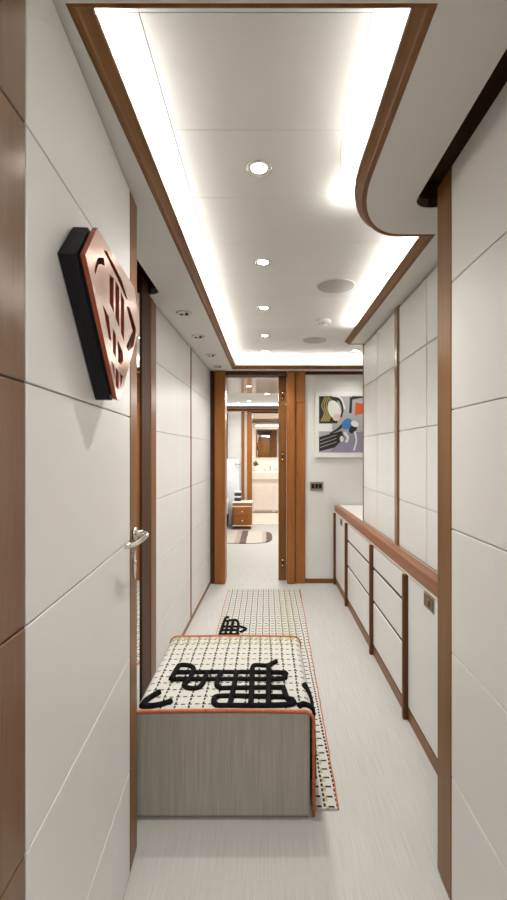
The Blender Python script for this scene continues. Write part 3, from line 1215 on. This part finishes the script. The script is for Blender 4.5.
# the part that turns down over the side by the runner
sx = hx + 0.006
for l in ([(0.15 - OCX, 1.735, H + 0.002), (sx - 0.005, 1.69, H - 0.02), (sx, 1.64, H - 0.06), (sx, 1.60, H - 0.16), (sx, 1.59, H - 0.26)],
          [(0.137 - OCX, 1.592, H + 0.004), (sx - 0.008, 1.60, H - 0.012), (sx, 1.61, H - 0.04), (sx, 1.64, H - 0.06)],
          [(sx, 1.60, H - 0.16), (sx, 1.66, H - 0.14), (sx, 1.72, H - 0.10)]):
    tube(bm, smooth_path([(x, y - OCY, z) for x, y, z in l], 6), 0.012, 8)
obj('braid_motif', bm, 'black_yarn', ot)

# ------------------------------------------------------------------ cabin beyond the doorway
bm = BM()
box(bm, -2.0, -1.9, 4.5, 8.1, 0, 2.3)
struct('wall_cabin_left', bm, 'white')
bm = BM()
box(bm, 1.3, 1.4, 4.5, 8.1, 0, 2.3)
struct('wall_cabin_right', bm, 'white')
bm = BM()
box(bm, -2.0, -0.62, 4.50, 4.56, 0, 2.3)
box(bm, 0.40, 1.4, 4.50, 4.56, 0, 2.3)
struct('wall_cabin_near', bm, 'white')
bm = BM()
panels(bm, -0.4, 1.20, 0.0, 2.05, JOINTS, (0.33, 0.76))
bmesh.ops.rotate(bm, verts=bm.verts[:], cent=(0, 0, 0), matrix=Matrix.Rotation(-math.pi / 2, 3, 'Z'))
bmesh.ops.translate(bm, verts=bm.verts[:], vec=(-1.645, 8.0, 0))
struct('wall_cabin_far', bm, ['white', 'seam'])
bm = BM()
box(bm, -0.444, -0.392, 7.97, 8.10, 0, 2.05, 0.004)
struct('trim_13', bm, 'cherry')
bm = BM()
box(bm, -0.391, -0.342, 8.0, 8.10, 0, 2.05, 0.002)
struct('trim_14', bm, 'cream')
bm = BM()
box(bm, -0.341, -0.255, 7.96, 8.12, 0, 2.05, 0.006)
struct('trim_15', bm, 'cherry')
bm = BM()
box(bm, 0.62, 0.72, 7.96, 8.12, 0, 2.05, 0.006)
struct('trim_16', bm, 'cherry')
bm = BM()
box(bm, 0.721, 1.3, 8.0, 8.1, 0, 2.05)
struct('wall_cabin_end', bm, 'white')
bm = BM()
box(bm, -1.9, 1.3, 7.80, 7.98, 2.05, 2.075, 0.002)
box(bm, -1.9, 1.3, 7.80, 7.815, 2.052, 2.10, 0.002)
struct('trim_17', bm, 'walnut')
bm = BM()
box(bm, -0.254, 0.62, 7.99, 8.10, 2.03, 2.07)
struct('trim_18', bm, 'darkwood')
bm = BM()
box(bm, -2.0, 1.4, 4.56, 5.88, 2.10, 2.13)
struct('ceiling_cabin_lower', bm, 'gloss_beige')
bm = BM()
box(bm, -2.0, 1.4, 5.88, 8.1, 2.165, 2.2)
struct('ceiling_cabin', bm, 'ceil')
# tall dark panel on the cabin wall
bm = BM()
box(bm, -0.90, -0.694, 7.955, 7.981, 1.20, 2.02, 0.004)
struct('trim_19', bm, 'darkwood')


def small_light(loc, label):
    t = thing('cabin_downlight', label, 'downlight', loc, 0, 'downlights seen through the doorway')
    bm = BM()
    lathe(bm, [(0.045, 0.0), (0.045, -0.004), (0.034, -0.006), (0.034, 0.0)], 20)
    obj('trim_ring', bm, 'chrome', t)
    bm = BM()
    lathe(bm, [(0, -0.003), (0.033, -0.003), (0.033, -0.0002), (0, -0.0002)], 20)
    obj('lamp_lens', bm, 'lamp', t)
    return t


s0 = small_light((-0.205, 5.25, 2.10), 'lit downlight in the lower beige ceiling just past the doorway')
for (x, y), lb in (((0.015, 6.42, ), 'cabin downlight on the white ceiling, nearest behind the beige strip'),
                   ((-0.28, 7.25), 'cabin downlight on the white ceiling in front of the washroom post'),
                   ((-0.48, 7.62), 'cabin downlight on the white ceiling above the bedside cabinet')):
    dup(s0, (x, y, 2.165), label=lb)

# oval rug
rg = BM()
pts = []
for i in range(48):
    a = i / 48 * 2 * math.pi
    c, s_ = math.cos(a), math.sin(a)
    pts.append((0.48 * math.copysign(abs(c) ** 0.45, c), 0.50 * math.copysign(abs(s_) ** 0.7, s_)))
plate(rg, pts, [], lambda u, v, d: (u, v, d), 0.0, 0.012)
tag(obj('oval_rug', rg, 'oval', loc=(-0.385, 6.80, 0.0005)), 'oval cream rug with dark stripes on the cabin floor beyond the doorway', 'rug')

# bedside cabinet
nt_ = thing('bedside_cabinet', 'small rounded wooden two-drawer bedside cabinet beyond the doorway', 'bedside cabinet', (-0.405, 7.62, 0.0))
bm = BM()
box(bm, -0.150, 0.150, -0.15, 0.16, 0.0, 0.045, 0.03, 3)
obj('plinth', bm, 'cherry', nt_)
bm = BM()
box(bm, -0.165, 0.165, -0.165, 0.17, 0.046, 0.445, 0.03, 4)
obj('body', bm, 'cherry', nt_)
for z0, z1 in ((0.085, 0.225), (0.235, 0.375)):
    bm = BM()
    box(bm, -0.125, 0.125, -0.176, -0.1652, z0, z1, 0.004)
    dr = obj('drawer', bm, 'cherry', nt_)
    bm = BM()
    lathe(bm, [(0, 0.0), (0.008, 0.0), (0.008, 0.012), (0.014, 0.016), (0.014, 0.022), (0, 0.024)], 14, (0, -0.176, (z0 + z1) / 2), axis='Y')
    obj('knob', bm, 'brass', dr)
for z in (0.070, 0.392):
    bm = BM()
    box(bm, -0.168, 0.168, -0.171, -0.1652, z - 0.009, z + 0.009, 0.003)
    obj('band', bm, 'piping', nt_)
bm = BM()
box(bm, -0.172, 0.172, -0.172, 0.175, 0.4455, 0.468, 0.01, 3)
obj('top', bm, 'piping', nt_)
for z, lb in ((0.469, 'lower dark box of the stack on the bedside cabinet'), (0.5555, 'upper dark box of the stack on the bedside cabinet')):
    t = thing('storage_box', lb, 'box', (-0.49, 7.66, z), 0, 'dark boxes on the bedside cabinet')
    bm = BM()
    box(bm, -0.055, 0.055, -0.06, 0.06, 0.0, 0.058, 0.006)
    obj('body', bm, 'navy', t)
    bm = BM()
    box(bm, -0.058, 0.058, -0.063, 0.063, 0.0585, 0.085, 0.006)
    obj('lid', bm, 'linen', t)

# bed
bd = thing('bed', 'white-covered bed with tall white headboard behind the doorway post', 'bed', (-1.25, 7.0, 0))
bm = BM()
box(bm, -0.58, 0.58, -0.70, 0.90, 0.03, 0.22, 0.02)
obj('bed_base', bm, 'navy', bd)
bm = BM()
box(bm, -0.60, 0.60, -0.72, 0.88, 0.2205, 0.52, 0.07, 4)
obj('mattress', bm, 'linen', bd, smooth=True)
bm = BM()
box(bm, -0.62, 0.77, 0.905, 0.965, 0.0, 1.19, 0.025, 3)
obj('headboard', bm, 'linen', bd)
bm = BM()
for x in (-0.3, 0.34):
    box(bm, x - 0.24, x + 0.24, 0.70, 0.89, 0.52, 0.86, 0.06, 4)
obj('pillow_pair', bm, 'linen', bd, smooth=True)
lp = thing('reading_lamp', 'small chrome wall reading lamp at the top of the white headboard', 'lamp', (-0.53, 7.9045, 1.10))
bm = BM()
lathe(bm, [(0, 0), (0.022, 0), (0.022, 0.008), (0, 0.010)], 16, axis='Y')
obj('base', bm, 'chrome', lp)
bm = BM()
tube(bm, smooth_path([(0, -0.008, 0), (0, -0.05, 0.004), (0.03, -0.075, 0.004)], 5), 0.006, 8)
obj('arm', bm, 'chrome', lp)
bm = BM()
lathe(bm, [(0.012, 0.0), (0.018, 0.05), (0.014, 0.05), (0.0, 0.004)], 16, (0.03, -0.075, 0.004), axis='X')
obj('shade', bm, 'steel', lp)

# ------------------------------------------------------------------ washroom
bm = BM()
box(bm, -1.05, -1.0, 8.1, 10.4, 0, 2.2)
struct('wall_washroom_left', bm, 'cream')
bm = BM()
box(bm, 1.0, 1.05, 8.1, 10.4, 0, 2.2)
struct('wall_washroom_right', bm, 'cream')
bm = BM()
box(bm, -1.0, 1.0, 10.2, 10.3, 0, 2.2)
struct('wall_washroom_far', bm, 'white')
bm = BM()
box(bm, -1.0, 1.0, 8.1, 10.3, 2.085, 2.12)
struct('ceiling_washroom', bm, 'cream')
bm = BM()
box(bm, -1.0, 1.0, 10.12, 10.2, 2.00, 2.03, 0.002)
struct('trim_20', bm, 'walnut')
mr = thing('wall_mirror', 'large framed mirror above the washbasin seen through the doorway', 'mirror', (0.05, 10.2, 1.19))
bm = BM()
box(bm, -0.29, 0.40, -0.012, -0.004, 0.0, 0.66, 0.001)
obj('glass', bm, 'mirror', mr)
bm = BM()
box(bm, -0.315, -0.291, -0.022, -0.002, -0.02, 0.68, 0.002)
box(bm, 0.401, 0.425, -0.022, -0.002, -0.02, 0.68, 0.002)
box(bm, -0.291, 0.401, -0.022, -0.002, 0.661, 0.68, 0.002)
box(bm, -0.291, 0.401, -0.022, -0.002, -0.02, -0.001, 0.002)
obj('frame', bm, 'basin', mr)
ml = thing('mirror_light', 'lit strip lamp above the washroom mirror', 'lamp', (0.05, 10.2, 1.90))
bm = BM()
box(bm, -0.30, 0.40, -0.05, -0.002, 0.0, 0.05, 0.006)
obj('housing', bm, 'chrome', ml)
bm = BM()
box(bm, -0.29, 0.39, -0.058, -0.0505, 0.005, 0.045, 0.003)
M['strip'] = M['lamp'].copy()
M['strip'].node_tree.nodes['Principled BSDF'].inputs['Emission Strength'].default_value = 2.5
obj('lamp_lens', bm, 'strip', ml)
va = thing('vanity_unit', 'white washbasin vanity with two doors seen through the doorway', 'vanity', (0.15, 9.9, 0.004))
bm = BM()
box(bm, -0.50, 0.55, -0.36, 0.298, 0.02, 0.72, 0.004)
obj('body', bm, 'basin', va)
for a, b_ in ((-0.42, 0.012), (0.022, 0.45)):
    bm = BM()
    box(bm, a, b_, -0.376, -0.3605, 0.06, 0.60, 0.004)
    obj('door', bm, 'basin', va)
    bm = BM()
    box(bm, a + 0.03, b_ - 0.03, -0.375, -0.3605, 0.012, 0.050, 0.002)
    obj('vent', bm, 'steel', va)
bm = BM()
box(bm, -0.52, 0.57, -0.39, 0.298, 0.7205, 0.89, 0.012, 3)
obj('counter', bm, 'basin', va)
bm = BM()
box(bm, -0.52, 0.57, 0.27, 0.298, 0.8905, 1.10, 0.004)
obj('splashback', bm, 'basin', va)
fa = thing('faucet', 'three-piece chrome faucet on the washbasin counter', 'faucet', (0.10, 10.05, 0.8945))
bm = BM()
tube(bm, smooth_path([(0, 0, 0), (0, 0, 0.13), (0, -0.03, 0.165), (0, -0.09, 0.16), (0, -0.11, 0.13)], 5), 0.012, 10)
obj('spout', bm, 'chrome', fa)
for x in (-0.12, 0.12):
    bm = BM()
    lathe(bm, [(0, 0), (0.02, 0), (0.016, 0.05), (0.022, 0.06), (0.0, 0.07)], 14, (x, 0, 0))
    box(bm, x - 0.008, x + 0.008, -0.05, 0.0, 0.055, 0.065, 0.002)
    obj('tap_handle', bm, 'chrome', fa)
pv = thing('potted_plant', 'small green plant in a white vase at the washbasin edge', 'plant', (-0.235, 9.72, 0.8945))
bm = BM()
lathe(bm, [(0, 0), (0.035, 0), (0.045, 0.05), (0.035, 0.11), (0.028, 0.12), (0.024, 0.115), (0.0, 0.02)], 18)
obj('vase', bm, 'basin', pv)
bm = BM()
for k in range(34):
    a = rnd.uniform(0, 2 * math.pi)
    e = rnd.uniform(0.2, 1.3)
    r_ = rnd.uniform(0.06, 0.13)
    tip = Vector((math.cos(a) * math.cos(e), math.sin(a) * math.cos(e), math.sin(e))) * r_ + Vector((0, 0, 0.13))
    rt = Vector((0, 0, 0.115))
    sd_ = Vector((-math.sin(a), math.cos(a), 0)) * 0.014
    md = rt.lerp(tip, 0.6) + Vector((0, 0, 0.012))
    v_ = [bm.verts.new(p) for p in (rt, md + sd_, tip, md - sd_)]
    v2 = [bm.verts.new(p - Vector((0, 0, 0.003))) for p in (rt, md + sd_, tip, md - sd_)]
    bm.faces.new(v_)
    bm.faces.new(v2[::-1])
    for i in range(4):
        bm.faces.new((v_[i], v_[(i + 1) % 4], v2[(i + 1) % 4], v2[i]))
obj('leaves', bm, 'leaf', pv)
